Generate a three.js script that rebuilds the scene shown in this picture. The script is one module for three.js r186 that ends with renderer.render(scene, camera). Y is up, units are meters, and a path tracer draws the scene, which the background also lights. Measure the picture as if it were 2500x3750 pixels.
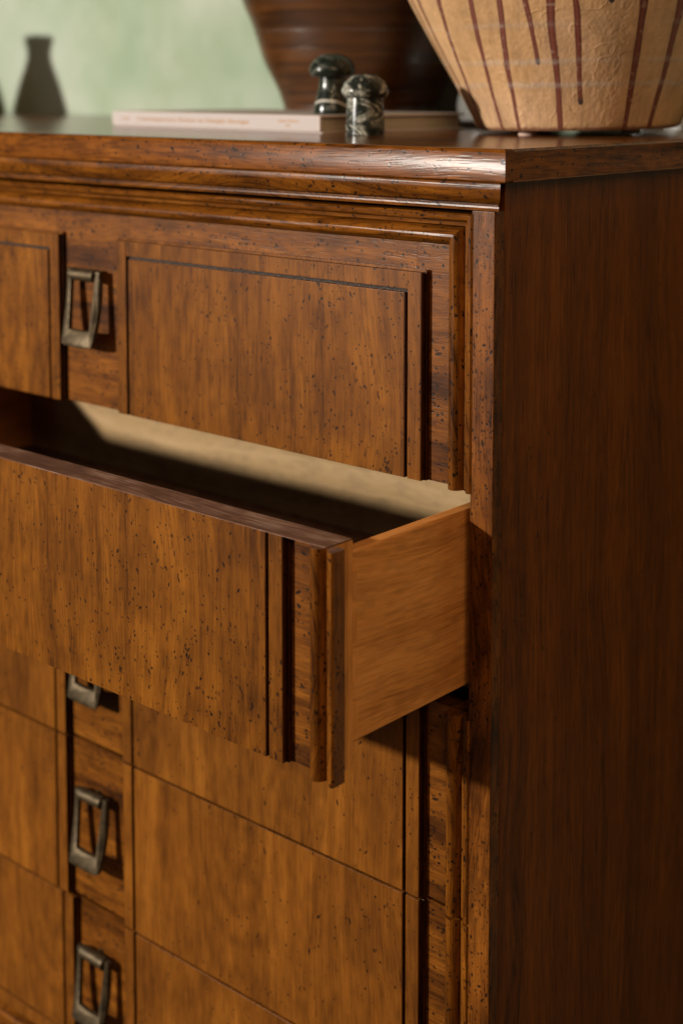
import * as THREE from 'three';
import { RoundedBoxGeometry } from 'three/addons/geometries/RoundedBoxGeometry.js';
import { mergeGeometries, toCreasedNormals, mergeVertices } from 'three/addons/utils/BufferGeometryUtils.js';
import { RectAreaLightUniformsLib } from 'three/addons/lights/RectAreaLightUniformsLib.js';

// ---------- camera, light, exposure ----------
const scene = new THREE.Scene();
scene.background = new THREE.Color().setRGB(0.058, 0.040, 0.025);
const FOC = 5382.4, PY = 740.9, FULL = 2 * (3750 - PY);
const camera = new THREE.PerspectiveCamera(2 * Math.atan(FULL / 2 / FOC) * 180 / Math.PI, 2500 / FULL, 0.05, 60);
camera.setViewOffset(2500, FULL, 0, FULL / 2 - PY, 2500, 3750);
const CAM = new THREE.Vector3(0.62862, 0.04579, 0.88156), YAW = 0.72372, PITCH = 0.07914;
camera.position.copy(CAM);
camera.lookAt(CAM.clone().add(new THREE.Vector3(-Math.sin(YAW) * Math.cos(PITCH), -Math.sin(PITCH), -Math.cos(YAW) * Math.cos(PITCH))));
camera.focus = 1.12;
camera.userData.fStop = 2.4;

RectAreaLightUniformsLib.init();
const key = new THREE.SpotLight(new THREE.Color().setRGB(1, 0.94, 0.84), 68, 0, 0.62, 0.25, 2);
key.position.set(-2.2, 0.56, 3.0); key.target.position.set(-0.3, -0.32, 0);
key.castShadow = true; key.shadow.radius = 3.8; key.shadow.mapSize.set(2048, 2048);
scene.add(key, key.target);
function area(color, intensity, w, h, pos, look) {
  const l = new THREE.RectAreaLight(new THREE.Color().setRGB(...color), intensity, w, h);
  l.position.set(...pos); l.lookAt(...look); scene.add(l); return l;
}
area([0.80, 0.95, 1.0], 6.5, 0.11, 1.8, [-1.36, 0.1, 2.14], [-0.25, 0, -0.1]);      // tall cool window slit, front left
area([1.0, 0.70, 0.42], 9.0, 0.55, 0.55, [1.22, 0.60, 0.98], [0, -0.3, -0.1]);     // warm bounce from the room, front right
const warm = new THREE.PointLight(new THREE.Color().setRGB(1, 0.62, 0.30), 1.6, 0, 2);
warm.position.set(0.95, 1.15, 1.5); warm.castShadow = true; warm.shadow.radius = 1.6; scene.add(warm);

const renderer = new THREE.WebGLRenderer({ antialias: true });
renderer.toneMapping = THREE.LinearToneMapping;
renderer.toneMappingExposure = 1.0;
renderer.shadowMap.enabled = true;

// ---------- seeded noise on wrapping lattices ----------
function rng(seed) { let s = seed >>> 0; return () => { s = (s + 0x6d2b79f5) >>> 0; let t = Math.imul(s ^ (s >>> 15), 1 | s); t = (t + Math.imul(t ^ (t >>> 7), 61 | t)) ^ t; return ((t ^ (t >>> 14)) >>> 0) / 4294967296; }; }
function lat(seed, nx, ny) {
  const r = rng(seed * 7919 + nx * 31 + ny), a = new Float32Array(nx * ny);
  for (let i = 0; i < a.length; i++) a[i] = r();
  return (u, v) => {
    const x = u * nx, y = v * ny, xf = Math.floor(x), yf = Math.floor(y);
    let fx = x - xf, fy = y - yf;
    fx = fx * fx * (3 - 2 * fx); fy = fy * fy * (3 - 2 * fy);
    const x0 = ((xf % nx) + nx) % nx, y0 = ((yf % ny) + ny) % ny, x1 = x0 + 1 === nx ? 0 : x0 + 1, y1 = y0 + 1 === ny ? 0 : y0 + 1;
    const p = a[y0 * nx + x0], q = a[y0 * nx + x1], s = a[y1 * nx + x0], t = a[y1 * nx + x1];
    const m = p + (q - p) * fx, n = s + (t - s) * fx;
    return m + (n - m) * fy;
  };
}
const clamp = (x, a = 0, b = 1) => x < a ? a : x > b ? b : x;
const sm = (a, b, x) => { const t = clamp((x - a) / (b - a)); return t * t * (3 - 2 * t); };
const LUT = new Uint8Array(4097);
for (let i = 0; i <= 4096; i++) { const l = i / 4096; LUT[i] = Math.round(255 * (l <= 0.0031308 ? 12.92 * l : 1.055 * Math.pow(l, 1 / 2.4) - 0.055)); }
const enc = (l) => LUT[Math.round(clamp(l) * 4096)];
function tex(data, w, h, srgb) {
  const t = new THREE.DataTexture(data, w, h, THREE.RGBAFormat);
  t.wrapS = t.wrapT = THREE.RepeatWrapping; t.magFilter = THREE.LinearFilter; t.minFilter = THREE.LinearMipmapLinearFilter; t.generateMipmaps = true;
  if (srgb) t.colorSpace = THREE.SRGBColorSpace;
  t.needsUpdate = true; return t;
}
// paint(w, h, (u, v, out) => out = [r, g, b, height]) -> { map, bump, col, hgt }
function paint(w, h, f, marks) {
  const col = new Float32Array(w * h * 3), hgt = new Float32Array(w * h), o = [0, 0, 0, 0];
  for (let j = 0, k = 0; j < h; j++) for (let i = 0; i < w; i++, k++) {
    f((i + 0.5) / w, (j + 0.5) / h, o);
    col[k * 3] = o[0]; col[k * 3 + 1] = o[1]; col[k * 3 + 2] = o[2]; hgt[k] = o[3];
  }
  if (marks) marks(col, hgt, w, h);
  const a = new Uint8Array(w * h * 4), b = new Uint8Array(w * h * 4);
  for (let k = 0; k < w * h; k++) {
    a[k * 4] = enc(col[k * 3]); a[k * 4 + 1] = enc(col[k * 3 + 1]); a[k * 4 + 2] = enc(col[k * 3 + 2]); a[k * 4 + 3] = 255;
    b[k * 4] = b[k * 4 + 1] = b[k * 4 + 2] = Math.round(255 * clamp(hgt[k])); b[k * 4 + 3] = 255;
  }
  return { map: tex(a, w, h, true), bump: tex(b, w, h, false) };
}
// ink flecks, dents and scratches of a distressed finish
function flecks(seed, n, mx, my, rmin, rmax, long) {
  return (col, hgt, w, h) => {
    const r = rng(seed);
    const dot = (cx, cy, ax, ay, ang, k) => {
      const R = Math.max(ax * mx, ay * my, ax * my, ay * mx) + 2, ca = Math.cos(ang), sa = Math.sin(ang);
      for (let j = Math.floor(cy - R); j <= cy + R; j++) for (let i = Math.floor(cx - R); i <= cx + R; i++) {
        const X = (i - cx) / mx, Y = (j - cy) / my, p = (X * ca + Y * sa) / ax, q = (Y * ca - X * sa) / ay;
        const d = Math.sqrt(p * p + q * q), m = (1 - sm(0.55, 1.15, d)) * k;
        if (m <= 0) continue;
        const x = ((i % w) + w) % w, y = ((j % h) + h) % h, o = y * w + x;
        col[o * 3] += (0.008 - col[o * 3]) * m; col[o * 3 + 1] += (0.0045 - col[o * 3 + 1]) * m; col[o * 3 + 2] += (0.003 - col[o * 3 + 2]) * m;
        hgt[o] -= 0.2 * m;
      }
    };
    let cx = r() * w, cy = r() * h;
    const den = lat(seed + 5, Math.max(2, Math.round(w / mx / 0.07)), Math.max(2, Math.round(h / my / 0.09)));
    for (let i = 0; i < n * 1.5; i++) {
      if (r() < 0.55) { cx = r() * w; cy = r() * h; } else { cx += (r() - 0.5) * 0.03 * mx; cy += (r() - 0.5) * 0.03 * my; }
      if (r() > 0.12 + 1.15 * den(cx / w, cy / h)) continue;
      const s = rmin + (rmax - rmin) * Math.pow(r(), 3.0), e = r() < long ? 1.4 + r() * 1.6 : 1 + r() * 0.35;
      dot(cx, cy, s, s * e, (r() - 0.5) * 1.6, 0.65 + 0.35 * r());
    }
    for (let i = 0; i < n * 0.05; i++) {                                     // faint curled scratches
      let x = r() * w, y = r() * h, a = r() * 6.28, c = (r() - 0.5) * 0.25, L = 12 + r() * 50;
      const k = 0.12 + 0.2 * r();
      for (let s = 0; s < L; s++) { x += Math.cos(a) * 0.0006 * mx; y += Math.sin(a) * 0.0006 * my; a += c + (r() - 0.5) * 0.3; dot(x, y, 0.0003, 0.0006, a, k * 0.4); }
    }
  };
}
// wood: grain runs along v; W and H metres
function wood(seed, W, H, ramp, o = {}) {
  const w = o.w ?? 1024, h = o.h ?? 1024;
  const P = { stripe: 0.5, fig: 0.45, fiber: 0.25, pore: 0.6, blotch: 0.3, rings: 26, dash: 0.7, mott: 0.15, poreLen: 0.012, poreW: 0.0006, tilt: 0, ...o };
  const L = (k, cx, cy) => lat(seed * 53 + k, Math.max(1, Math.round(W / cx)), Math.max(1, Math.round(H / cy)));
  const w1 = L(1, 0.10, 0.25), w2 = L(2, 0.03, 0.09), w3 = L(3, 0.006, 0.05), s1 = L(4, 0.028, 0.9), s2 = L(5, 0.009, 0.5), s3 = L(6, 0.0028, 0.12);
  const f1 = L(7, 0.0011, 0.03), f2 = L(8, 0.0007, 0.009), p1 = L(9, P.poreW, P.poreLen), p2 = L(10, P.poreW * 2, P.poreLen * 0.6), b1 = L(11, 0.022, 0.05), b2 = L(12, 0.006, 0.014), fg = L(13, 0.075, 0.17), m1 = L(17, 0.0035, 0.011), m2 = L(18, 0.010, 0.03), d1 = L(15, 0.0013, 0.030), d2 = L(16, 0.0008, 0.014), pz = L(14, 0.02, 0.06);
  const [c0, c1, c2] = ramp;
  const res = paint(w, h, (u, v, out) => {
    const uu = u + P.tilt * Math.sin(v * 6.2832) , x = uu + (w1(uu, v) - 0.5) * 0.035 / W * 1.2 + (w2(uu, v) - 0.5) * 0.008 / W + (w3(uu, v) - 0.5) * 0.0016 / W;
    let t = 0.5 + P.stripe * ((s1(x, v) - 0.5) * 0.9 + (s2(x, v) - 0.5) * 0.8 + (s3(x, v) - 0.5) * 0.55);
    if (P.fig) {
      const q = fg(x, v) * 1.3 + 0.30 * w1(x, v) + 0.05 * w2(u, v) + 0.03 * d1(x, v), g = q * P.rings / 3, fr = 0.5 + 0.5 * Math.sin(6.2832 * g);
      t -= P.fig * (0.24 * fr * fr - 0.085) * (0.3 + 1.0 * b1(u, v)) * (0.6 + 0.8 * d1(x, v)) - P.fig * 0.22 * (fg(u + 0.31, v + 0.17) - 0.5);
    }
    t -= P.dash * (0.30 * sm(0.52, 0.86, d1(x, v)) + 0.24 * sm(0.55, 0.85, d2(x, v)) - 0.10);
    t += P.fiber * ((f1(x, v) - 0.5) * 0.7 + (f2(x, v) - 0.5) * 0.5) + P.blotch * ((b1(u, v) - 0.5) * 0.7 + (b2(u, v) - 0.5) * 0.5);
    const pd = 0.35 + 0.9 * pz(u, v), po = P.pore * pd * (sm(0.76, 0.93, p1(x, v)) * 0.8 + sm(0.8, 0.95, p2(x, v)) * 0.4);
    t = clamp(t);
    const k = t < 0.5 ? t * 2 : (t - 0.5) * 2, a = t < 0.5 ? c0 : c1, b = t < 0.5 ? c1 : c2, d = (1 - 0.72 * clamp(po)) * (1 - P.mott * sm(0.42, 0.80, 0.55 * m1(x, v) + 0.45 * m2(x, v)));
    out[0] = (a[0] + (b[0] - a[0]) * k) * d; out[1] = (a[1] + (b[1] - a[1]) * k) * d; out[2] = (a[2] + (b[2] - a[2]) * k) * (d * 0.8 + 0.2);
    out[3] = 0.72 + 0.16 * (f1(x, v) - 0.5) + 0.12 * (f2(x, v) - 0.5) - 0.5 * clamp(po) + (P.relief ?? 0) * (s3(x, v) - 0.5);
  }, P.flecks ? flecks(seed * 11 + 3, P.flecks, w / W, h / H, P.rmin ?? 0.00034, P.rmax ?? 0.0016, P.long ?? 0.25) : null);
  return { ...res, W, H };
}
function woodMat(t, rough, bump, extra = {}) {
  const m = new THREE.MeshPhysicalMaterial({ map: t.map, bumpMap: t.bump, bumpScale: bump, roughness: rough, specularIntensity: 0.30, ...extra });
  m.userData.W = t.W; m.userData.H = t.H; return m;
}
const RW = [[0.040, 0.0118, 0.0020], [0.138, 0.0435, 0.0040], [0.246, 0.0840, 0.0080]];
const scaleRamp = (k) => RW.map((c) => c.map((x, i) => x * (Array.isArray(k) ? k[i] : k)));
const tPanel = wood(1, 0.38, 0.40, RW, { w: 1024, h: 1024, flecks: 3400, fig: 0.75, rings: 15, stripe: 0.22, pore: 0.85, blotch: 0.40, dash: 0.34, rmin: 0.00026, rmax: 0.00135 });
const tPanelB = wood(2, 0.38, 0.40, RW.map((c) => [c[0] * 1.16, c[1] * 1.18, c[2] * 1.5]), { w: 1024, h: 1024, flecks: 1000, fig: 0.6, rings: 12, stripe: 0.20, pore: 0.6, blotch: 0.32, dash: 0.10, rmin: 0.00030, rmax: 0.00130 });
const tMould = wood(3, 0.20, 0.40, scaleRamp([0.92, 0.88, 0.85]), { w: 512, h: 1024, flecks: 2900, fig: 0.2, stripe: 0.45, pore: 0.7, blotch: 0.5, rmax: 0.0013, long: 0.3 });
const tRail = wood(4, 0.20, 0.20, scaleRamp([0.9, 0.86, 0.95]), { w: 512, h: 512, flecks: 1000, mott: 0.3, fig: 0.1, stripe: 0.45, pore: 1.0, poreLen: 0.014, poreW: 0.0005, blotch: 0.4, dash: 0.35 });
const tStile = wood(5, 0.16, 0.50, scaleRamp([0.80, 0.74, 0.95]), { w: 512, h: 1024, flecks: 3600, mott: 0.38, fig: 0.25, stripe: 0.35, pore: 0.95, poreLen: 0.009, blotch: 0.75, rmax: 0.0012 });
const tSide = wood(6, 0.62, 1.0, scaleRamp([0.86, 0.68, 0.36]), { w: 1024, h: 1024, flecks: 700, mott: 0.10, fig: 0.2, stripe: 0.30, fiber: 0.40, pore: 0.9, blotch: 0.18, poreLen: 0.035, poreW: 0.0009, rmax: 0.0013, dash: 0.45 });
const tTop = wood(7, 0.60, 0.60, scaleRamp([0.95, 0.9, 0.9]), { w: 1024, h: 1024, flecks: 500, fig: 0.3, stripe: 0.5, pore: 0.7, blotch: 0.4 });
const tEdge = wood(8, 0.10, 0.40, scaleRamp([1.0, 0.92, 0.95]), { w: 256, h: 1024, flecks: 1400, mott: 0.35, fig: 0.25, stripe: 0.4, pore: 0.8, poreLen: 0.022, poreW: 0.0008, blotch: 0.5, relief: 0.12, rmax: 0.0012, long: 0.35 });
const tRaw = wood(9, 0.25, 0.40, [[0.42, 0.150, 0.030], [0.62, 0.240, 0.056], [0.74, 0.310, 0.082]], { w: 512, h: 1024, fig: 0.1, stripe: 0.38, fiber: 0.7, pore: 0.25, blotch: 0.35, dash: 0.15 });
const tPine = wood(10, 0.30, 0.60, [[0.23, 0.145, 0.064], [0.31, 0.198, 0.092], [0.38, 0.25, 0.125]], { w: 512, h: 512, fig: 0.25, stripe: 0.5, fiber: 0.3, pore: 0.2, blotch: 0.22, dash: 0.15 });
const tWorn = wood(12, 0.12, 0.40, [[0.105, 0.048, 0.028], [0.175, 0.085, 0.052], [0.34, 0.225, 0.165]], { w: 256, h: 1024, fig: 0.1, stripe: 0.4, fiber: 0.6, pore: 0.5, blotch: 0.9 });
const tGlaze = (() => { const a = lat(131, 60, 240), b = lat(132, 20, 60), c = lat(133, 12, 24); return { ...paint(128, 512, (u, v, o) => { const k = sm(0.45, 0.85, a(u, v) * 0.6 + b(u, v) * 0.4) * (0.3 + c(u, v)); o[0] = 0.014 + 0.055 * k; o[1] = 0.008 + 0.036 * k; o[2] = 0.005 + 0.024 * k; o[3] = a(u, v) * 0.7 + b(u, v) * 0.3; }), W: 0.03, H: 0.10 }; })();
const M = {
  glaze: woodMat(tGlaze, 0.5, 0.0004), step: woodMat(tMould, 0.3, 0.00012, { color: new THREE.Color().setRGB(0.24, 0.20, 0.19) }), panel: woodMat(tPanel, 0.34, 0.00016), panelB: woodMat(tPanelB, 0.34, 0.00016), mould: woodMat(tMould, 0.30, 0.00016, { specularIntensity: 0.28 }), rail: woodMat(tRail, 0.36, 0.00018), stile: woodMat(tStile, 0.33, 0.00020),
  side: woodMat(tSide, 0.4, 0.0001, { specularIntensity: 0.3 }), top: woodMat(tTop, 0.17, 0.00004, { specularIntensity: 1 }), edge: woodMat(tEdge, 0.24, 0.00013, { specularIntensity: 0.16 }), raw: woodMat(tRaw, 0.62, 0.0002), pine: woodMat(tPine, 0.7, 0.0002), worn: woodMat(tWorn, 0.7, 0.0004),
};

// ---------- geometry helpers ----------
let seedUV = rng(77);
// uv in metres by the face's main direction; v follows the grain axis (0 x, 1 y, 2 z)
function grain(g, axis, mat, off) {
  g = g.index ? g.toNonIndexed() : g;
  const p = g.attributes.position, uv = new Float32Array(p.count * 2), W = mat.userData.W, H = mat.userData.H, o = off ?? [seedUV(), seedUV()];
  const a = new THREE.Vector3(), b = new THREE.Vector3(), c = new THREE.Vector3(), n = new THREE.Vector3();
  for (let i = 0; i < p.count; i += 3) {
    a.fromBufferAttribute(p, i); b.fromBufferAttribute(p, i + 1); c.fromBufferAttribute(p, i + 2);
    n.crossVectors(b.clone().sub(a), c.clone().sub(a));
    const N = [Math.abs(n.x), Math.abs(n.y), Math.abs(n.z)], m = N.indexOf(Math.max(...N));
    let va = axis, ua;
    if (m === axis) { va = (axis + 1) % 3; ua = (axis + 2) % 3; } else ua = 3 - m - axis;
    [a, b, c].forEach((q, k) => { const e = q.toArray(); uv[(i + k) * 2] = e[ua] / W + o[0] + m * 0.37; uv[(i + k) * 2 + 1] = e[va] / H + o[1] + m * 0.21; });
  }
  g.setAttribute('uv', new THREE.BufferAttribute(uv, 2));
  return g;
}
const box = (x0, x1, y0, y1, z0, z1, r = 0.0012) => {
  const w = x1 - x0, h = y1 - y0, d = z1 - z0, g = r ? new RoundedBoxGeometry(w, h, d, 2, Math.min(r, w / 2.05, h / 2.05, d / 2.05)) : new THREE.BoxGeometry(w, h, d);
  g.translate((x0 + x1) / 2, (y0 + y1) / 2, (z0 + z1) / 2); return strip(g);
};
const strip = (g) => { g = g.index ? g.toNonIndexed() : g; for (const k of Object.keys(g.attributes)) if (!['position', 'normal', 'uv'].includes(k)) g.deleteAttribute(k); return g; };
// a moulding: profile [[a, z]...] (a = distance inward from the outer edge) swept along x or y, with mitred ends
// place(a, s) -> [x, y]; s0 + m0*a ... s1 + m1*a
function sweep(profile, place, s0, m0, s1, m1, nseg = 1) {
  const P = [], n = profile.length, C = [0, 0];
  for (const q of profile) { C[0] += q[0] / n; C[1] += q[1] / n; }
  const at = (q, t) => { const s = s0 + m0 * q[0] + (s1 + m1 * q[0] - s0 - m0 * q[0]) * t, [x, y] = place(q[0], s); return [x, y, q[1]]; };
  for (let i = 0; i < n; i++) {
    const q = profile[i], r = profile[(i + 1) % n];
    for (let k = 0; k < nseg; k++) { const A = at(q, k / nseg), B = at(r, k / nseg), D = at(q, (k + 1) / nseg), E = at(r, (k + 1) / nseg); P.push(...A, ...B, ...E, ...A, ...E, ...D); }
  }
  const tri = THREE.ShapeUtils.triangulateShape(profile.map((q) => new THREE.Vector2(...q)), []);
  for (const t of tri) { P.push(...at(profile[t[0]], 0), ...at(profile[t[2]], 0), ...at(profile[t[1]], 0)); P.push(...at(profile[t[0]], 1), ...at(profile[t[1]], 1), ...at(profile[t[2]], 1)); }
  let g = new THREE.BufferGeometry(); g.setAttribute('position', new THREE.Float32BufferAttribute(P, 3));
  // keep faces outward
  const a = g.attributes.position.array; let vol = 0;
  for (let i = 0; i < a.length; i += 9) vol += a[i] * (a[i + 4] * a[i + 8] - a[i + 5] * a[i + 7]) - a[i + 1] * (a[i + 3] * a[i + 8] - a[i + 5] * a[i + 6]) + a[i + 2] * (a[i + 3] * a[i + 7] - a[i + 4] * a[i + 6]);
  if (vol < 0) for (let i = 0; i < a.length; i += 9) for (let k = 0; k < 3; k++) { const t = a[i + 3 + k]; a[i + 3 + k] = a[i + 6 + k]; a[i + 6 + k] = t; }
  g.computeVertexNormals();
  return strip(toCreasedNormals(g, 0.6));
}
const alongX = (yOuter, dir) => (a, s) => [s, yOuter + dir * a];
const alongY = (xOuter, dir) => (a, s) => [xOuter + dir * a, s];
const used = {};
function numbered(name) { const k = used[name] = (used[name] ?? -1) + 1; return k ? name + '_' + String(k).padStart(3, '0') : name; }
function thing(name, label, category, pos = [0, 0, 0], group) {
  const o = new THREE.Group(); o.name = numbered(name); o.position.set(...pos); o.userData = { label, category }; if (group) o.userData.group = group; scene.add(o); return o;
}
function tag(o, label, category, group) { o.userData.label = label; o.userData.category = category; if (group) o.userData.group = group; return o; }
function mesh(name, g, mat, parent, top) {
  const m = new THREE.Mesh(g, mat); m.name = top ? numbered(name) : name; m.castShadow = m.receiveShadow = true; parent.add(m); return m;
}
const wd = (name, gs, mat, axis, parent, off) => { gs = (Array.isArray(gs) ? gs : [gs]).map((g) => grain(g, axis, mat, off)); return mesh(name, gs.length > 1 ? mergeGeometries(gs) : gs[0], mat, parent); };

// ---------- dresser ----------
const dresser = thing('dresser', 'walnut dresser with moulded drawer fronts, its second drawer pulled open', 'dresser');
const XL = -1.935, BACK = -0.590;                                                // left end, back
// top board: mitred look of a solid edge, softly rounded
wd('top_board', box(XL, 0.0155, -0.0244, 0, BACK - 0.004, -0.001, 0.0004), M.top, 0, dresser, [0.1, 0.3]);
{ // solid lipping round the board, grain along it
  const prof = (d) => [[0, -0.0244 + 0.001], [0.001, -0.0244], [d, -0.0244], [d, -0.00002], [0.0026, -0.00002], [0.0013, -0.0004], [0.0005, -0.0012], [0, -0.0026]];
  // front lipping: a = inward (−z), second coordinate = y
  const front = sweepYZ(prof(0.0105), 'front'); const right = sweepYZ(prof(0.0105), 'right');
  wd('edge_lipping', front, M.edge, 0, dresser, [0.35, 0.13]); wd('edge_lipping', right, M.edge, 2, dresser, [0.2, 0.61]);
}
function sweepYZ(profile, side) {
  const Z = 0.0098, X = 0.0157;
  const g = side === 'front' ? sweep(profile, (a, s) => [s, a], XL, 0, X, -1, 24) : sweep(profile, (a, s) => [s, a], -Z, 1, -BACK, 0, 12);
  const p = g.attributes.position;
  for (let i = 0; i < p.count; i++) {
    const s = p.getX(i), a = p.getY(i), y = p.getZ(i);
    if (side === 'front') p.setXYZ(i, s, y, Z - a); else p.setXYZ(i, X - a, y, -s);
  }
  const arr = p.array; // fix winding
  let vol = 0; for (let i = 0; i < arr.length; i += 9) vol += arr[i] * (arr[i + 4] * arr[i + 8] - arr[i + 5] * arr[i + 7]) - arr[i + 1] * (arr[i + 3] * arr[i + 8] - arr[i + 5] * arr[i + 6]) + arr[i + 2] * (arr[i + 3] * arr[i + 7] - arr[i + 4] * arr[i + 6]);
  if (vol < 0) for (let i = 0; i < arr.length; i += 9) for (let k = 0; k < 3; k++) { const t = arr[i + 3 + k]; arr[i + 3 + k] = arr[i + 6 + k]; arr[i + 6 + k] = t; }
  g.computeVertexNormals();
  return strip(toCreasedNormals(g, 0.7));
}
// cornice under the top: ovolo, quirk and fillet, mitred at the corner
{
  const pr = [[-0.012, -0.0246]];
  pr.push([0.0078, -0.0246], [0.0086, -0.0250], [0.0091, -0.0258]);
  for (let i = 0; i <= 14; i++) { const t = i / 14 * Math.PI / 2; pr.push([0.0010 + 0.0083 * Math.pow(Math.cos(t), 0.62), -0.0275 - 0.0132 * Math.sin(t)]); }
  pr.push([0.0004, -0.0410], [0.0004, -0.0424], [0.0030, -0.0428], [0.0033, -0.0440], [0.0026, -0.0462], [-0.012, -0.0463]);
  // first coordinate is z (outward), second y
  const g = sweep(pr.map(([z, y]) => [z, y]), (a, s) => [s, a], XL, 0, 0.0028, 0.9, 24), p = g.attributes.position;
  for (let i = 0; i < p.count; i++) { const s = p.getX(i), z = p.getY(i), y = p.getZ(i); p.setXYZ(i, s, y, z); }
  const arr = p.array; let vol = 0; for (let i = 0; i < arr.length; i += 9) vol += arr[i] * (arr[i + 4] * arr[i + 8] - arr[i + 5] * arr[i + 7]) - arr[i + 1] * (arr[i + 3] * arr[i + 8] - arr[i + 5] * arr[i + 6]) + arr[i + 2] * (arr[i + 3] * arr[i + 7] - arr[i + 4] * arr[i + 6]);
  if (vol < 0) for (let i = 0; i < arr.length; i += 9) for (let k = 0; k < 3; k++) { const t = arr[i + 3 + k]; arr[i + 3 + k] = arr[i + 6 + k]; arr[i + 6 + k] = t; }
  g.computeVertexNormals();
  wd('cornice', strip(toCreasedNormals(g, 0.5)), M.mould, 0, dresser, [0.4, 0.2]);
}
const YB = -0.995;                                                                 // bottom of the case
wd('stile', box(-0.0210, 0, YB, -0.0465, -0.0125, 0, 0.0008), M.stile, 1, dresser, [0.31, 0.4]);
wd('stile', box(-0.985, -0.934, YB, -0.0465, -0.0125, 0, 0.0008), M.stile, 1, dresser);
wd('stile', box(XL + 0.02, XL + 0.041, YB, -0.0465, -0.0125, 0, 0.0008), M.stile, 1, dresser);
wd('side_panel', box(-0.0185, -0.0002, YB, -0.0248, BACK + 0.004, -0.0129, 0.0005), M.side, 1, dresser, [0.25, 0.1]);
wd('side_panel', box(XL + 0.02, XL + 0.0385, YB, -0.0248, BACK + 0.004, -0.0129, 0.0005), M.side, 1, dresser);
wd('case_back', box(XL + 0.039, -0.019, YB, -0.0248, BACK + 0.004, BACK + 0.010, 0), M.worn, 1, dresser);
wd('centre_divider', box(-0.968, -0.950, YB, -0.0248, BACK + 0.0105, -0.0135, 0), M.worn, 1, dresser);
wd('base_board', box(XL + 0.039, -0.019, YB - 0.03, YB - 0.0005, BACK + 0.02, -0.004, 0.001), M.mould, 0, dresser);
const rows = [[-0.2619, -0.0496], [-0.4345, -0.2696], [-0.6008, -0.4388], [-0.7662, -0.6034], [-0.9600, -0.7690]];
for (const [y0] of rows.slice(0, 4)) wd('dust_board', box(-0.949, -0.0195, y0 + 0.0035, y0 + 0.0095, BACK + 0.011, -0.034, 0), M.worn, 0, dresser);

// bronze pull: barrel, posts and a stirrup bail in one piece of metal
const tBronze = paint(256, 256, (() => { const a = lat(301, 12, 12), b = lat(302, 48, 48), c = lat(303, 100, 100); return (u, v, o) => { const t = clamp(0.5 + (a(u, v) - 0.5) * 0.9 + (b(u, v) - 0.5) * 0.6); o[0] = 0.040 + 0.056 * t; o[1] = 0.027 + 0.037 * t; o[2] = 0.013 + 0.018 * t; o[3] = 0.5 + 0.3 * (b(u, v) - 0.5) + 0.3 * (c(u, v) - 0.5); }; })());
const bronze = new THREE.MeshPhysicalMaterial({ map: tBronze.map, bumpMap: tBronze.bump, bumpScale: 0.00015, roughness: 0.52, metalness: 0.7 });
function pullGeometry() {
  const s = new THREE.Shape(), hole = new THREE.Path();
  const w0 = 0.0232, w1 = 0.0218, hgt = 0.066;                                     // half widths at top and bottom
  s.moveTo(-w0, 0.004); s.lineTo(w0, 0.004); s.quadraticCurveTo(w0 + 0.0012, -hgt * 0.5, w1, -hgt + 0.003); s.quadraticCurveTo(w1 - 0.0005, -hgt, w1 - 0.003, -hgt - 0.0006); s.quadraticCurveTo(0, -hgt - 0.003, -w1 + 0.003, -hgt - 0.0006); s.quadraticCurveTo(-w1 + 0.0005, -hgt, -w1, -hgt + 0.003); s.quadraticCurveTo(-w0 - 0.0012, -hgt * 0.5, -w0, 0.004);
  const i0 = 0.0190, i1 = 0.0160, hb = -hgt + 0.0135;
  hole.moveTo(-i0, 0.0034); hole.lineTo(-i1, hb); hole.quadraticCurveTo(0, hb - 0.002, i1, hb); hole.lineTo(i0, 0.0034); hole.lineTo(-i0, 0.0034);
  s.holes.push(hole);
  let bail = new THREE.ExtrudeGeometry(s, { depth: 0.0034, bevelEnabled: true, bevelThickness: 0.0009, bevelSize: 0.0008, bevelSegments: 2, curveSegments: 14 });
  const p = bail.attributes.position;
  for (let i = 0; i < p.count; i++) { const y = p.getY(i), t = clamp(-y / hgt); p.setZ(i, p.getZ(i) + 0.0100 * t * t - 0.002); }
  bail.computeVertexNormals(); bail = toCreasedNormals(mergeVertices(strip(bail).deleteAttribute('uv')), 0.7);
  const barrel = new THREE.LatheGeometry([[0, -0.0175], [0.0058, -0.0175], [0.0066, -0.0165], [0.0061, -0.010], [0.0060, 0], [0.0061, 0.010], [0.0066, 0.0165], [0.0058, 0.0175], [0, 0.0175]].map((q) => new THREE.Vector2(...q)), 20); barrel.rotateZ(Math.PI / 2);
  const post = new THREE.CylinderGeometry(0.0042, 0.0055, 0.013, 16); post.rotateX(Math.PI / 2); post.translate(0, 0, -0.0085);
  const pin = new THREE.CylinderGeometry(0.0026, 0.0026, 0.0475, 12); pin.rotateZ(Math.PI / 2);
  const gs = [bail, barrel, post, pin].map((g) => { g = strip(g); if (g.attributes.uv) g.deleteAttribute('uv'); return g; }), m = mergeGeometries(gs);
  const q = m.attributes.position, uv = new Float32Array(q.count * 2);
  for (let i = 0; i < q.count; i++) { uv[i * 2] = q.getX(i) / 0.05 + q.getZ(i) / 0.03; uv[i * 2 + 1] = q.getY(i) / 0.05; }
  m.setAttribute('uv', new THREE.BufferAttribute(uv, 2)); return m;
}
const pull = pullGeometry();

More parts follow.
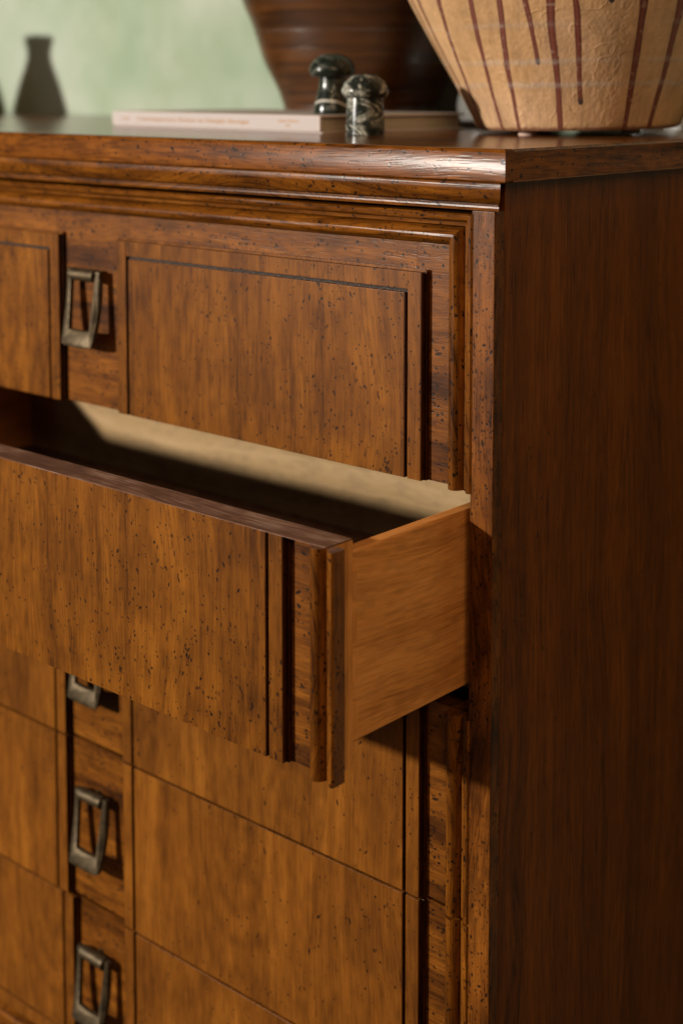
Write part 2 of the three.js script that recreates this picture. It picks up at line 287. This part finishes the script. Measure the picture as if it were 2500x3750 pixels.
// drawer fronts. Distances inward from the outer edge: moulding 0 – 0.0255, field, raised panels with a routed groove
const XR = -0.0196, XE = -0.9355, FIELD = -0.0107, FACE = -0.0033;
const moulding = [[0, -0.0112], [0, 0.0002], [0.0012, 0.0016], [0.0032, 0.0019], [0.0048, 0.0012], [0.0062, -0.0006], [0.0070, -0.0030], [0.0096, -0.0034], [0.0100, -0.0062]];
for (let i = 0; i <= 12; i++) { const t = Math.PI * (0.04 + 0.96 * i / 12); moulding.push([0.0178 - 0.0074 * Math.cos(t), -0.0107 + 0.0128 * Math.pow(Math.sin(t), 0.8)]); }
moulding.push([0.0256, -0.0112]);
// raised panel; e = which of [left, right, bottom, top] have groove and steps (others run through)
function panelParts(x0, x1, y0, y1, e) {
  const [l, r, b, t] = e, g = [], fl = [], step = 0.0023, bord = 0.0136, gr = 0.0030, zb = -0.0116, k = 0.0007, sharp = 0.0002;
  const X0 = x0 + (l ? bord : 0), X1 = x1 - (r ? bord : 0), Y0 = y0 + (b ? bord : 0), Y1 = y1 - (t ? bord : 0);
  g.push(box(X0 + (l ? gr : 0), X1 - (r ? gr + 0.0007 : 0), Y0 + (b ? gr : 0), Y1 - (t ? gr : 0), -0.0069, FACE, b || t ? 0.0005 : sharp));
  const xa = x0 + (l ? k : 0), xb = x1 - (r ? k : 0), ya = y0, yb = y1;
  if (l) g.push(box(xa, X0 - 0.0007, ya, yb, -0.0069, FACE, sharp));
  if (r) g.push(box(X1, xb, ya, yb, -0.0069, FACE, sharp));
  if (t) g.push(box(X0 + 0.00005, X1 - 0.00005, Y1, yb, -0.0069, FACE, sharp));
  if (b) g.push(box(X0 + 0.00005, X1 - 0.00005, ya, Y0, -0.0069, FACE, sharp));
  const z0 = -0.00695, z1 = -0.0064;                                              // glazed groove
  if (l) fl.push(box(X0, X0 + gr, Y0, Y1, z0, z1, 0));
  if (r) fl.push(box(X1 - gr, X1, Y0, Y1, z0, z1, 0));
  if (t) fl.push(box(X0 + gr, X1 - gr, Y1 - gr, Y1, z0, z1, 0));
  if (b) fl.push(box(X0 + gr, X1 - gr, Y0, Y0 + gr, z0, z1, 0));
  const st = [box(x0 - (l ? step : 0), x1 + (r ? step : 0), y0, y1, zb, -0.0070, 0.0004)];
  if (t) g.push(box(x0 - step, x1 + step, y1 + 0.00005, y1 + step, zb, -0.0070, 0.0004));
  if (b) g.push(box(x0 - step, x1 + step, y0 - step, y0 - 0.00005, zb, -0.0070, 0.0004));   // stained steps round the panel
  const zt = FACE - 0.0004;
  if (l) st.push(box(x0, xa - 0.00002, y0, y1, -0.00695, zt, 0.0002));
  if (r) st.push(box(xb + 0.00002, x1, y0, y1, -0.00695, zt, 0.0002));
  if (r) st.push(box(X1 - gr - 0.00068, X1 - gr, Y0 + (b ? gr : 0), Y1 - (t ? gr : 0), -0.0068, FACE - 0.0003, 0));
  if (l) st.push(box(X0 - 0.00068, X0, Y0, Y1, -0.0068, FACE - 0.0003, 0));
  return [g, fl, st];
}
function drawer(i, open) {
  const [y0, y1] = rows[i], top = i === 0, bot = i === 4, d = new THREE.Group(); d.name = 'drawer'; d.position.set(0, 0, open); dresser.add(d);
  const off = [0.13 + 0.29 * i, 0.2 + 0.37 * i], mt = (top ? 1 : 0), mb = (bot ? 1 : 0), bead = 0.0256;
  // slab behind the field
  wd('front_board', box(XE + 0.0005, XR - 0.0110, y0 + 0.0002, y1 - 0.0002, -0.0316, -0.01125, 0.0006), M.mould, 0, d);
  if (open) wd('top_edge', box(XE + 0.001, XR - 0.0112, y1 - 0.0001, y1 + 0.0005, -0.0314, -0.0035, 0.0002), M.worn, 0, d);
  // mouldings
  wd('edge_moulding', sweep(moulding, alongY(XR, -1), y0, mb, y1, -mt, 6), M.mould, 1, d);
  wd('edge_moulding', sweep(moulding, alongY(XE, 1), y0, mb, y1, -mt, 6), M.mould, 1, d);
  if (top) wd('edge_moulding', sweep(moulding, alongX(y1, -1), XE, 1, XR, -1, 12), M.mould, 0, d);
  if (bot) wd('edge_moulding', sweep(moulding, alongX(y0, 1), XE, 1, XR, -1, 12), M.mould, 0, d);
  // flat field between moulding and panels: cross-grained strips
  const px = [[-0.4340, -0.0710], [-0.8840, -0.5211 + (i === 4 ? 0.0075 : 0)]], py1 = top ? -0.0983 : y1, py0 = bot ? -0.9315 : y0;
  const fy0 = y0 + (bot ? bead : 0), fy1 = y1 - (top ? bead : 0);
  for (const [a, b] of [[px[0][1] - 0.01, XR - bead + 0.0002], [px[1][1] - 0.01, px[0][0] + 0.01], [XE + bead - 0.0002, px[1][0] + 0.01]]) wd('field', box(a, b, fy0, fy1, -0.0110, FIELD, 0), M.rail, 0, d);
  if (top) for (const [a, b] of px) wd('field', box(a + 0.0102, b - 0.0102, py1 - 0.01, fy1, -0.0110, FIELD, 0), M.rail, 0, d);
  if (bot) for (const [a, b] of px) wd('field', box(a + 0.0102, b - 0.0102, fy0, py0 + 0.01, -0.0110, FIELD, 0), M.rail, 0, d);
  px.forEach(([a, b], k) => { const [pp, fl, st] = panelParts(a, b, py0, py1, [1, 1, bot, top]); wd('panel_step', st, M.step, 1, d); for (const q of fl) wd('groove', q, M.glaze, 1, d); wd('raised_panel', pp, i > 1 ? M.panelB : M.panel, 1, d, [0.07 + k * 0.53 + i * 0.171, 0.11 + (i > 1 ? 0 : i * 0.31) + k * 0.4]); });
  const hy = [-0.1345, -0.352, -0.4858, -0.6525, -0.8165][i];
  const h = mesh('handle', pull, bronze, d); h.position.set(-0.4785, hy, -0.0012); h.rotation.set([0, 0.01, 0.02, -0.015, 0.01][i], 0, [0, 0.012, -0.014, 0.012, -0.010][i]);
  return d;
}
const D = rows.map((_, i) => drawer(i, i === 1 ? 0.1558 : 0));
D[0].rotation.z = 0;
// the box of the open drawer
{
  const d = D[1], xo = -0.0307, yt = -0.2782, yb = -0.4172, zb = -0.392, zf = -0.0317;
  wd('drawer_side', box(xo - 0.0125, xo, yb, yt, zb, zf, 0.0022), M.raw, 2, d, [0.2, 0.35]);
  wd('drawer_side', box(-0.8805, -0.868, yb, yt, zb, zf, 0.0022), M.raw, 2, d);
  wd('drawer_back', box(-0.8678, xo - 0.0127, yb, yt - 0.004, zb, zb + 0.0115, 0.001), M.pine, 0, d);
  wd('drawer_bottom', box(-0.8678, xo - 0.0127, yb + 0.008, yb + 0.0125, zb + 0.0117, zf - 0.0002, 0), M.worn, 0, d);
  wd('front_end', box(XR - 0.0109, XR - 0.0104, rows[1][0] + 0.0006, rows[1][1] - 0.0006, -0.0314, -0.0114, 0.0001), M.raw, 1, d);
  for (let k = 0; k < 4; k++) { // dovetail pins at the front corner
    const y = -0.2925 - 0.0318 * k;
    wd('dovetail_pin', box(xo - 0.004, xo + 0.0004, y - 0.021, y, -0.0366, -0.0318, 0.0004), M.raw, 1, d);
  }
}

// second bank of drawers, left of the divider, all shut
for (const [i] of rows.entries()) { const c = D[i].clone(); c.position.set(-0.9695, 0, 0); c.children.filter((o) => /drawer_|dovetail/.test(o.name)).forEach((o) => c.remove(o)); dresser.add(c); }

// ---------- wall ----------
{
  const a = lat(401, 10, 8), b = lat(402, 24, 16), c = lat(403, 70, 50), e = lat(404, 200, 160), q = lat(405, 5, 4);
  const t = paint(1024, 768, (u, v, o) => {
    const w = (q(u, v) - 0.5) * 0.05, k = clamp(0.45 + (a(u + w, v) - 0.5) * 0.75 + (b(u + w, v + w) - 0.5) * 0.6 + (c(u, v) - 0.5) * 0.25), g = clamp(0.5 + (b(u + 0.37, v + 0.2) - 0.5) * 1.4);
    o[0] = 0.235 + 0.150 * k; o[1] = 0.295 + 0.112 * k + 0.012 * g; o[2] = 0.190 + 0.140 * k + 0.016 * g; o[3] = 0.5 + 0.3 * (c(u, v) - 0.5) + 0.2 * (e(u, v) - 0.5) + 0.3 * (b(u, v) - 0.5);
  });
  const m = new THREE.MeshStandardMaterial({ map: t.map, bumpMap: t.bump, bumpScale: 0.0012, roughness: 0.85 });
  const g = new THREE.BoxGeometry(4.2, 3.0, 0.1); g.translate(-0.9, 0.35, -0.652);
  const uv = g.attributes.uv, p = g.attributes.position; for (let i = 0; i < p.count; i++) uv.setXY(i, p.getX(i) / 1.5 + 0.2, p.getY(i) / 1.1 + 0.3);
  const w = mesh('wall', g, m, scene, true); w.userData = { kind: 'structure', label: 'pale green mottled plaster wall behind the dresser', category: 'wall' };
}

// ---------- things on the top ----------
const lathe = (pts, seg = 96) => { const c = new THREE.SplineCurve(pts.map((q) => new THREE.Vector2(q[0], q[1]))); return new THREE.LatheGeometry(c.getPoints(pts.length * 8), seg); };
const latheRaw = (pts, seg = 96) => new THREE.LatheGeometry(pts.map((q) => new THREE.Vector2(q[0], q[1])), seg);

// large ribbed vase in sandy slip with dark drips, on three little feet
{
  const V = thing('striped_vase', 'large sandy ceramic vase with dark brown drip stripes at the right corner', 'vase', [-0.1380, 0, -0.328]);
  V.quaternion.setFromAxisAngle(new THREE.Vector3(CAM.x + 0.1355, 0, CAM.z + 0.33).normalize(), 0.017);
  const n1 = lat(501, 40, 12), n2 = lat(502, 160, 60), n3 = lat(503, 420, 180), n4 = lat(504, 12, 5), n5 = lat(505, 240, 10), rk = lat(506, 90, 40), wob = lat(507, 60, 9), wob2 = lat(508, 200, 24), sp = lat(509, 300, 120);
  // drips: [centre 0..1 round the vase as seen from the camera, width, end height 0..1]
  const H = 0.40, yo = 0.0056;
  const drips = DRIPS();
  const t = paint(2048, 1024, (u, v, o) => {
    const y = v * H, k = clamp(0.5 + (n1(u, v) - 0.5) * 0.8 + (n2(u, v) - 0.5) * 0.45 + (n3(u, v) - 0.5) * 0.3), band = clamp(0.5 + (n4(u, v) - 0.5) * 1.2);
    const wn = sm(0.35, 0.75, band); let r = 0.37 + 0.20 * k, g = 0.208 + 0.126 * k + 0.012 * wn, b = 0.088 + 0.074 * k + 0.026 * wn;
    const ck = sm(0.45, 0.5, rk(u + 0.004 * n2(u, v), v)) * (1 - sm(0.5, 0.56, rk(u + 0.004 * n2(u, v), v))) * sm(0.45, 0.7, n1(u + 0.3, v + 0.1));   // crackled slip
    let hgt = 0.45 + 0.22 * (n2(u, v) - 0.5) + 0.22 * (n3(u, v) - 0.5) + 0.30 * ck;
    const ring = (y0, wd_) => Math.exp(-Math.pow((y - y0 - 0.0008 * (n5(u, 0.3) - 0.5) * 2 - 0.0015 * (n1(u, 0.1) - 0.5)) / wd_, 2));
    const rg = Math.max(ring(0.0415, 0.0022), ring(0.0620, 0.0024), 0.45 * ring(0.094, 0.0022)) * sm(0.15, 0.75, n1(u * 0.5 + 0.2, 0.3 + v * 2));
    r += (0.42 - r) * 0.42 * rg; g += (0.36 - g) * 0.42 * rg; b += (0.31 - b) * 0.42 * rg; hgt += 0.12 * rg;
    const gm = sm(0.55, 0.85, n5(u, v * 3 + 0.2)) * 0.3; r *= 1 - gm * 0.4; g *= 1 - gm * 0.4; b *= 1 - gm * 0.25;
    for (const [ct, cb, w, e] of drips) {
      const c0 = cb + (ct - cb) * clamp(y / 0.127, 0, 1.6);
      let du = u - c0; du -= Math.round(du);
      if (Math.abs(du) > 0.016) continue;
      du += (wob(c0, v) - 0.5) * 0.0035 + (wob2(ct, v) - 0.5) * 0.0011;
      const tip = Math.exp(-Math.pow((y - e - 0.002) / 0.0035, 2)), wl = w * (0.86 + 0.28 * wob2(ct + 0.3, v)) * (1 + 0.2 * tip), yy = (y - e) / 0.0042;
      const ww = e <= 0 ? wl : yy >= 1 ? wl : yy <= 0 ? 0 : wl * Math.sqrt(1 - (1 - yy) * (1 - yy));
      if (ww <= 0) continue;
      const ins = 1 - sm(0.80, 1.05, Math.abs(du) / ww); if (ins <= 0) continue;
      const mid = 1 - Math.abs(du) / ww, speck = sm(0.80, 0.9, sp(u, v)), lo = 0.35 + 0.65 * sm(0.1, 0.55, mid);
      let R = 0.075 + 0.095 * mid * lo, G = 0.017 + 0.030 * mid * lo, B = 0.009 + 0.020 * mid * lo;
      R += (0.30 - R) * 0.5 * speck; G += (0.20 - G) * 0.5 * speck; B += (0.15 - B) * 0.5 * speck;
      if (e > 0) { R += (0.030 - R) * tip; G += (0.024 - G) * tip; B += (0.026 - B) * tip; }
      const rr = rg * 0.5;
      r += (R + (0.28 - R) * rr - r) * ins; g += (G + (0.22 - G) * rr - g) * ins; b += (B + (0.19 - B) * rr - b) * ins; hgt += (0.52 - hgt) * ins * 0.6 + 0.14 * ins * mid;
    }
    const lip = 1 - sm(0.0012, 0.0032 + 0.002 * n5(u, 0.7), y); r += (0.17 - r) * lip * 0.8; g += (0.060 - g) * lip * 0.8; b += (0.03 - b) * lip * 0.8;
    o[0] = r; o[1] = g; o[2] = b; o[3] = hgt;
  });
  const m = new THREE.MeshPhysicalMaterial({ map: t.map, bumpMap: t.bump, bumpScale: 0.0011, roughness: 0.52, clearcoat: 0.15, clearcoatRoughness: 0.3 });
  const prof = [[0.0935, 0.0000], [0.0968, 0.0036], [0.1010, 0.0125], [0.1078, 0.0265], [0.1172, 0.0445], [0.1300, 0.0675], [0.1455, 0.0960], [0.1600, 0.1240], [0.1710, 0.152], [0.1770, 0.185], [0.1760, 0.222], [0.166, 0.262], [0.148, 0.298], [0.122, 0.330], [0.098, 0.350], [0.088, 0.366], [0.090, 0.384], [0.096, 0.394]];
  const c = new THREE.SplineCurve(prof.map((q) => new THREE.Vector2(...q))), pts = c.getPoints(90);
  const g = new THREE.LatheGeometry(pts, 180), uv = g.attributes.uv, p = g.attributes.position;
  for (let i = 0; i < p.count; i++) uv.setY(i, p.getY(i) / H);
  g.translate(0, yo, 0);
  const b = mesh('body', g, m, V); b.rotation.y = VROT();
  const under = latheRaw([[0, 0.004], [0.086, 0.003], [0.0934, 0.0002]], 96); under.translate(0, yo, 0); mesh('underside', under, new THREE.MeshStandardMaterial({ color: new THREE.Color().setRGB(0.22, 0.10, 0.06), roughness: 0.8, side: THREE.DoubleSide }), V);
  const inner = latheRaw([[0.0955, 0.3945], [0.089, 0.390], [0.083, 0.366], [0.094, 0.345], [0.118, 0.325], [0.15, 0.28], [0.168, 0.2], [0.15, 0.11], [0.10, 0.03], [0, 0.02]], 96); inner.translate(0, yo, 0); mesh('inside', inner, new THREE.MeshStandardMaterial({ color: new THREE.Color().setRGB(0.2, 0.10, 0.06), roughness: 0.6, side: THREE.DoubleSide }), V);
  const foot = new THREE.MeshStandardMaterial({ color: new THREE.Color().setRGB(0.52, 0.34, 0.26), roughness: 0.7 });
  for (const [x, z] of [[-0.1465, -0.2625], [-0.0820, -0.3380], [-0.205, -0.372]]) { const f = strip(new THREE.CylinderGeometry(0.0082, 0.0090, 0.0076, 24)); f.translate(x + 0.1355, 0.0038, z + 0.33); mesh('foot', f, foot, V); }
}
function VROT() { return 0; }
// the camera looks at the vase from azimuth atan2(dx, dz); drip positions measured across its silhouette
function DRIPS() {
  const az = Math.atan2(CAM.x + 0.1355, CAM.z + 0.33), out = [];
  const turnAt = (q, r) => { const d = 1.434, k = Math.sqrt(d * d - r * r); let f = Math.asin(clamp(q, -0.999, 0.999)); for (let i = 0; i < 30; i++) f = Math.asin(clamp(q * (d - r * Math.cos(f)) / k, -0.999, 0.999)); return (az + f) / (2 * Math.PI); };
  // [offset / radius at the top of the frame, at the foot, half width as part of a turn, height where the drip ends]
  for (const [a, b, w, e] of [[-0.985, -0.995, 0.0030, -1], [-0.948, -0.975, 0.0032, -1], [-0.823, -0.935, 0.0034, -1], [-0.634, -0.745, 0.0031, -1], [-0.457, -0.572, 0.0033, -1], [-0.318, -0.262, 0.0027, 0.0590], [-0.150, -0.170, 0.0042, -1], [-0.012, 0.045, 0.0031, 0.0230], [0.09, 0.09, 0.0027, 0.1200], [0.22, 0.22, 0.0027, 0.1100], [0.410, 0.462, 0.0042, -1], [0.626, 0.708, 0.0044, -1], [0.900, 0.870, 0.0036, 0.042], [0.965, 0.985, 0.005, -1]]) out.push([turnAt(a, 0.166), turnAt(b, 0.095), w, e]);
  const r = rng(99); for (let i = 0; i < 20; i++) { const c = (az + Math.PI / 2 + 0.2 + i * 0.138) / (2 * Math.PI); out.push([c, c + 0.01 * (r() - 0.5), 0.0030 + 0.0016 * r(), r() < 0.5 ? -1 : 0.02 + 0.12 * r()]); }
  return out;
}
// big brown glazed pot behind the book
{
  const P = thing('brown_pot', 'big glossy dark brown glazed pot standing behind the pink book', 'pot', [-0.5215, 0, -0.456]);
  const a = lat(601, 8, 60), b = lat(602, 40, 160), c = lat(603, 24, 24);
  const t = paint(512, 1024, (u, v, o) => { const k = clamp(0.5 + (a(u, v) - 0.5) * 0.9 + (b(u, v) - 0.5) * 0.4 + (c(u, v) - 0.5) * 0.5); o[0] = 0.027 + 0.056 * k; o[1] = 0.0090 + 0.0190 * k; o[2] = 0.0018 + 0.0032 * k; o[3] = 0.5 + 0.6 * (a(u, v) - 0.5) + 0.15 * (b(u, v) - 0.5); });
  const m = new THREE.MeshPhysicalMaterial({ map: t.map, bumpMap: t.bump, bumpScale: 0.0006, roughness: 0.32, clearcoat: 0.25, clearcoatRoughness: 0.22 });
  const pr = [[0.0905, 0.0000], [0.0925, 0.003], [0.0925, 0.0200], [0.0955, 0.0300], [0.1005, 0.0435], [0.1090, 0.0600], [0.1165, 0.0750], [0.1220, 0.0920], [0.1262, 0.1060], [0.1272, 0.1100], [0.1330, 0.1250], [0.1405, 0.1420], [0.145, 0.162], [0.146, 0.190], [0.138, 0.225], [0.120, 0.250], [0.095, 0.268], [0.078, 0.285], [0.080, 0.30]];
  mesh('body', lathe(pr, 140), m, P);
  mesh('inside', latheRaw([[0.080, 0.30], [0.073, 0.285], [0.09, 0.262], [0.13, 0.22], [0.138, 0.16], [0.11, 0.07], [0.085, 0.012], [0, 0.01]], 80), new THREE.MeshStandardMaterial({ color: new THREE.Color().setRGB(0.03, 0.012, 0.005), roughness: 0.5, side: THREE.DoubleSide }), P);
  const rg = new THREE.TorusGeometry(0.1268, 0.0013, 10, 140); rg.rotateX(Math.PI / 2); rg.translate(0, 0.1085, 0); mesh('throwing_ring', rg, m, P);
  const ft = latheRaw([[0, 0.0006], [0.086, 0.0006], [0.0906, 0.0012]], 80); mesh('underside', ft, m, P);
}
// small white jar between the pots
{
  const g = lathe([[0, 0.0005], [0.034, 0.0005], [0.040, 0.004], [0.0455, 0.018], [0.0450, 0.032], [0.039, 0.048], [0.029, 0.062], [0.019, 0.074], [0.0135, 0.086], [0.0125, 0.104], [0.016, 0.112], [0.0135, 0.113], [0.010, 0.104], [0, 0.100]], 80);
  const j = mesh('white_jar', g, new THREE.MeshPhysicalMaterial({ color: new THREE.Color().setRGB(0.17, 0.165, 0.15), roughness: 0.24, clearcoat: 0.3, clearcoatRoughness: 0.15 }), scene, true);
  j.position.set(-0.332, 0, -0.470); tag(j, 'small white ceramic jar half hidden behind the striped vase', 'jar');
}
// two white books at the right rear of the top
function coverBook(name, label, category, w, d, th, paperC, coverMat, pos, turn) {
  const B = thing(name, label, category, pos, name === 'white_book' ? 'white books stacked at the right rear' : undefined); B.rotation.y = turn;
  const ct = 0.0022;
  mesh('cover', strip(mergeGeometries([box(0, w, th - ct, th, -d, 0, 0.0008), box(0, w, 0, ct, -d, 0, 0.0008)])), coverMat, B);
  mesh('spine', box(0, w, 0.0017, th - 0.0002, -0.0001, 0.0030, 0.0014), coverMat, B);
  const pg = box(0.004, w - 0.0045, ct + 0.0001, th - ct - 0.0001, -d + 0.004, -0.0004, 0.0004);
  mesh('pages', pg, paperC, B);
  return B;
}
const pagesTex = paint(64, 512, (() => { const a = lat(701, 4, 256), b = lat(702, 16, 60); return (u, v, o) => { const k = 0.6 + 0.5 * (a(u, v) - 0.5) + 0.3 * (b(u, v) - 0.5); o[0] = 0.46 * k + 0.06; o[1] = 0.39 * k + 0.05; o[2] = 0.30 * k + 0.03; o[3] = a(u, v); }; })());
pagesTex.map.repeat.set(1, 1);
const pages = new THREE.MeshStandardMaterial({ map: pagesTex.map, roughness: 0.9 });
{
  const white = new THREE.MeshPhysicalMaterial({ color: new THREE.Color().setRGB(0.80, 0.83, 0.82), roughness: 0.4 });
  coverBook('white_book', 'lower white book lying at the right rear corner of the dresser top', 'book', 0.15, 0.066, 0.0120, pages, white, [-0.196, 0, -0.532], 0.02);
  coverBook('white_book', 'upper white book stacked behind the striped vase, its edge above a dark gap', 'book', 0.14, 0.064, 0.019, pages, white, [-0.188, 0.0121, -0.536], 0.0);
}
// pink book lying flat, gold lettering on the spine
const BT = 0.0175, BROT = 0.104;
{
  const W = 0.352, Dp = 0.200;
  const cloth = paint(512, 512, (() => { const a = lat(711, 180, 180), b = lat(712, 256, 128), c = lat(713, 6, 6); return (u, v, o) => { const k = 0.9 + 0.12 * (a(u, v) - 0.5) + 0.1 * (b(u, v) - 0.5) + 0.08 * (c(u, v) - 0.5); o[0] = 0.52 * k; o[1] = 0.435 * k; o[2] = 0.395 * k; o[3] = 0.5 * a(u, v) + 0.5 * b(u, v); }; })());
  const cm = new THREE.MeshPhysicalMaterial({ map: cloth.map, bumpMap: cloth.bump, bumpScale: 0.0001, roughness: 0.72 });
  const B = coverBook('pink_book', 'pale pink clothbound book lying flat, gold lettering on its spine', 'book', W, Dp, BT, pages, cm, [0, 0, 0], 0);
  B.position.set(-0.6665 , 0, -0.1965); B.rotation.y = -BROT; // spine runs from the left end towards the camera's right
  const cw = 2048, ch = 102, cv = document.createElement('canvas'); cv.width = cw; cv.height = ch; const x = cv.getContext('2d');
  const mv = document.createElement('canvas'); mv.width = cw; mv.height = ch; const y = mv.getContext('2d');
  x.fillStyle = 'rgb(168,157,154)'; x.fillRect(0, 0, cw, ch); y.fillStyle = 'rgb(0,185,0)'; y.fillRect(0, 0, cw, ch);
  for (const [c, ink] of [[x, 'rgb(138,92,30)'], [y, 'rgb(0,100,110)']]) {
    c.fillStyle = ink; c.textBaseline = 'middle'; c.textAlign = 'left';
    c.font = 'bold 46px serif'; c.textAlign = 'center'; c.save(); c.translate(850, 50); c.scale(1.30, 1); c.fillText('Contemporary House in Simple Design', 0, 0); c.restore();
    c.font = 'bold 33px serif'; c.save(); c.translate(1790, 34); c.fillText('Anna Ward', 0, 0); c.fillText('ed.', 0, 34); c.restore();
    c.font = 'bold 36px serif'; c.fillText('A & B', 140, 52);
  }
  const ct = new THREE.CanvasTexture(cv); ct.colorSpace = THREE.SRGBColorSpace; const mt = new THREE.CanvasTexture(mv);
  const lm = new THREE.MeshPhysicalMaterial({ map: ct, roughnessMap: mt, metalnessMap: mt, roughness: 1, metalness: 1, bumpMap: cloth.bump, bumpScale: 0.00005 });
  const lg = new THREE.PlaneGeometry(W - 0.006, BT - 0.0048); lg.translate(W / 2, BT / 2 + 0.0007, 0.0031);
  mesh('spine_lettering', lg, lm, B);
}
// stone mushrooms
function stone(seed, kind) {
  const a = lat(seed, 12, 10), b = lat(seed + 1, 30, 26), c = lat(seed + 2, 90, 80), w = lat(seed + 3, 7, 6), d = lat(seed + 4, 60, 44);
  return paint(512, 512, (u, v, o) => {
    const wu = u + (w(u, v) - 0.5) * 0.18, wv = v + (w(u + 0.4, v + 0.3) - 0.5) * 0.18;
    if (kind) { // dark with grey veins and clouds
      const n = a(wu, wv) * 0.45 + b(wu, wv) * 0.35 + c(wu, wv) * 0.2, vein = 1 - sm(0, 0.055, Math.abs(b(wu, wv) - 0.52)), v2 = 1 - sm(0, 0.05, Math.abs(d(wu, wv) - 0.5)), cl = sm(0.50, 0.60, n), sk = sm(0.58, 0.72, c(wu, wv));
      const st = b(wu * 1 + 0.5 * wv, wv * 0.5), k = clamp(sm(0.50, 0.72, 0.5 * n + 0.5 * st) * (0.25 + 0.75 * c(u, v)) * (0.4 + 0.9 * d(u, v)) + 0.30 * sm(0.70, 0.85, d(u + 0.3, v)) * sk + 0.02);
      o[0] = 0.006 + 0.42 * k; o[1] = 0.009 + 0.395 * k; o[2] = 0.007 + 0.325 * k;
    } else {
      const n = c(wu, wv), k = clamp(sm(0.62, 0.9, b(wu, wv)) * 0.12 + sm(0.75, 0.95, n) * 0.06);
      let du = u - 0.05; du -= Math.round(du); const y = (0.0135 - 0.0105 * Math.min(1.25, (du / 0.28) ** 2)) / 0.075 + 0.012 * (a(u, 0.5) - 0.5), vn = 1 - sm(0.010, 0.022, Math.abs(v - y));
      const q = Math.max(k, vn * 0.85);
      o[0] = 0.010 + 0.50 * q; o[1] = 0.014 + 0.46 * q; o[2] = 0.010 + 0.40 * q;
    }
    o[3] = 0.5;
  });
}
function mushroom(label, pos, k, cap, stem, t) {
  const m = new THREE.MeshPhysicalMaterial({ map: t.map, roughness: 0.20, specularIntensity: 0.55 });
  const T = thing('stone_mushroom', label, 'ornament', pos, 'stone mushrooms');
  const uvY = (g, H) => { const uv = g.attributes.uv, p = g.attributes.position; for (let i = 0; i < p.count; i++) uv.setY(i, p.getY(i) / H); return g; };
  mesh('stem', uvY(lathe(stem.map(([r, y]) => [r * k, y * k]), 72), 0.075), m, T);
  mesh('cap', uvY(lathe(cap.map(([r, y]) => [r * k, y * k]), 72), 0.075), m, T);
  return T;
}
// heights and radii in metres for k = 1
mushroom('dark green stone mushroom with a white vein standing on the pink book', [-0.3525, BT + 0.0002, -0.2150], 1,
  [[0.0002, 0.0600], [0.010, 0.0590], [0.0175, 0.0545], [0.0222, 0.0470], [0.0226, 0.0415], [0.0195, 0.0372], [0.0145, 0.0366], [0.0001, 0.0368]],
  [[0.0001, 0.0002], [0.0172, 0.0002], [0.0183, 0.0022], [0.0178, 0.0080], [0.0160, 0.0160], [0.0136, 0.0260], [0.0130, 0.0365]], stone(801, 0));
mushroom('speckled grey black stone mushroom standing in front of the pink book', [-0.2585, 0, -0.1555], 1,
  [[0.0002, 0.0565], [0.010, 0.0555], [0.0172, 0.0505], [0.0213, 0.0435], [0.0216, 0.0390], [0.0190, 0.0352], [0.0160, 0.0348], [0.0001, 0.0350]],
  [[0.0001, 0.0002], [0.0168, 0.0002], [0.0179, 0.0020], [0.0178, 0.0120], [0.0172, 0.0240], [0.0166, 0.0352]], stone(811, 1));
// two bottle vases left of the frame: their shadows fall on the wall
{
  const g = lathe([[0.0001, 0.0003], [0.064, 0.0003], [0.0700, 0.003], [0.0705, 0.022], [0.0670, 0.043], [0.0580, 0.066], [0.0475, 0.089], [0.0370, 0.108], [0.0292, 0.125], [0.0285, 0.136], [0.0335, 0.150], [0.0356, 0.1555], [0.0338, 0.156], [0.027, 0.143], [0.0001, 0.135]], 80);
  const m = mesh('bottle_vase', g, new THREE.MeshPhysicalMaterial({ color: new THREE.Color().setRGB(0.05, 0.055, 0.035), roughness: 0.45 }), scene, true);
  m.position.set(-1.407, 0, -0.330); tag(m, 'dark bottle vase left of the book, its shadow standing whole on the wall', 'vase', 'bottle vases at the left end');
  const n = m.clone(); n.name = numbered('bottle_vase'); n.userData = {}; scene.add(n);
  n.position.set(-1.560, 0, -0.325); tag(n, 'outer dark bottle vase, only a sliver of its shadow at the left edge', 'vase', 'bottle vases at the left end');
}

renderer.render(scene, camera);
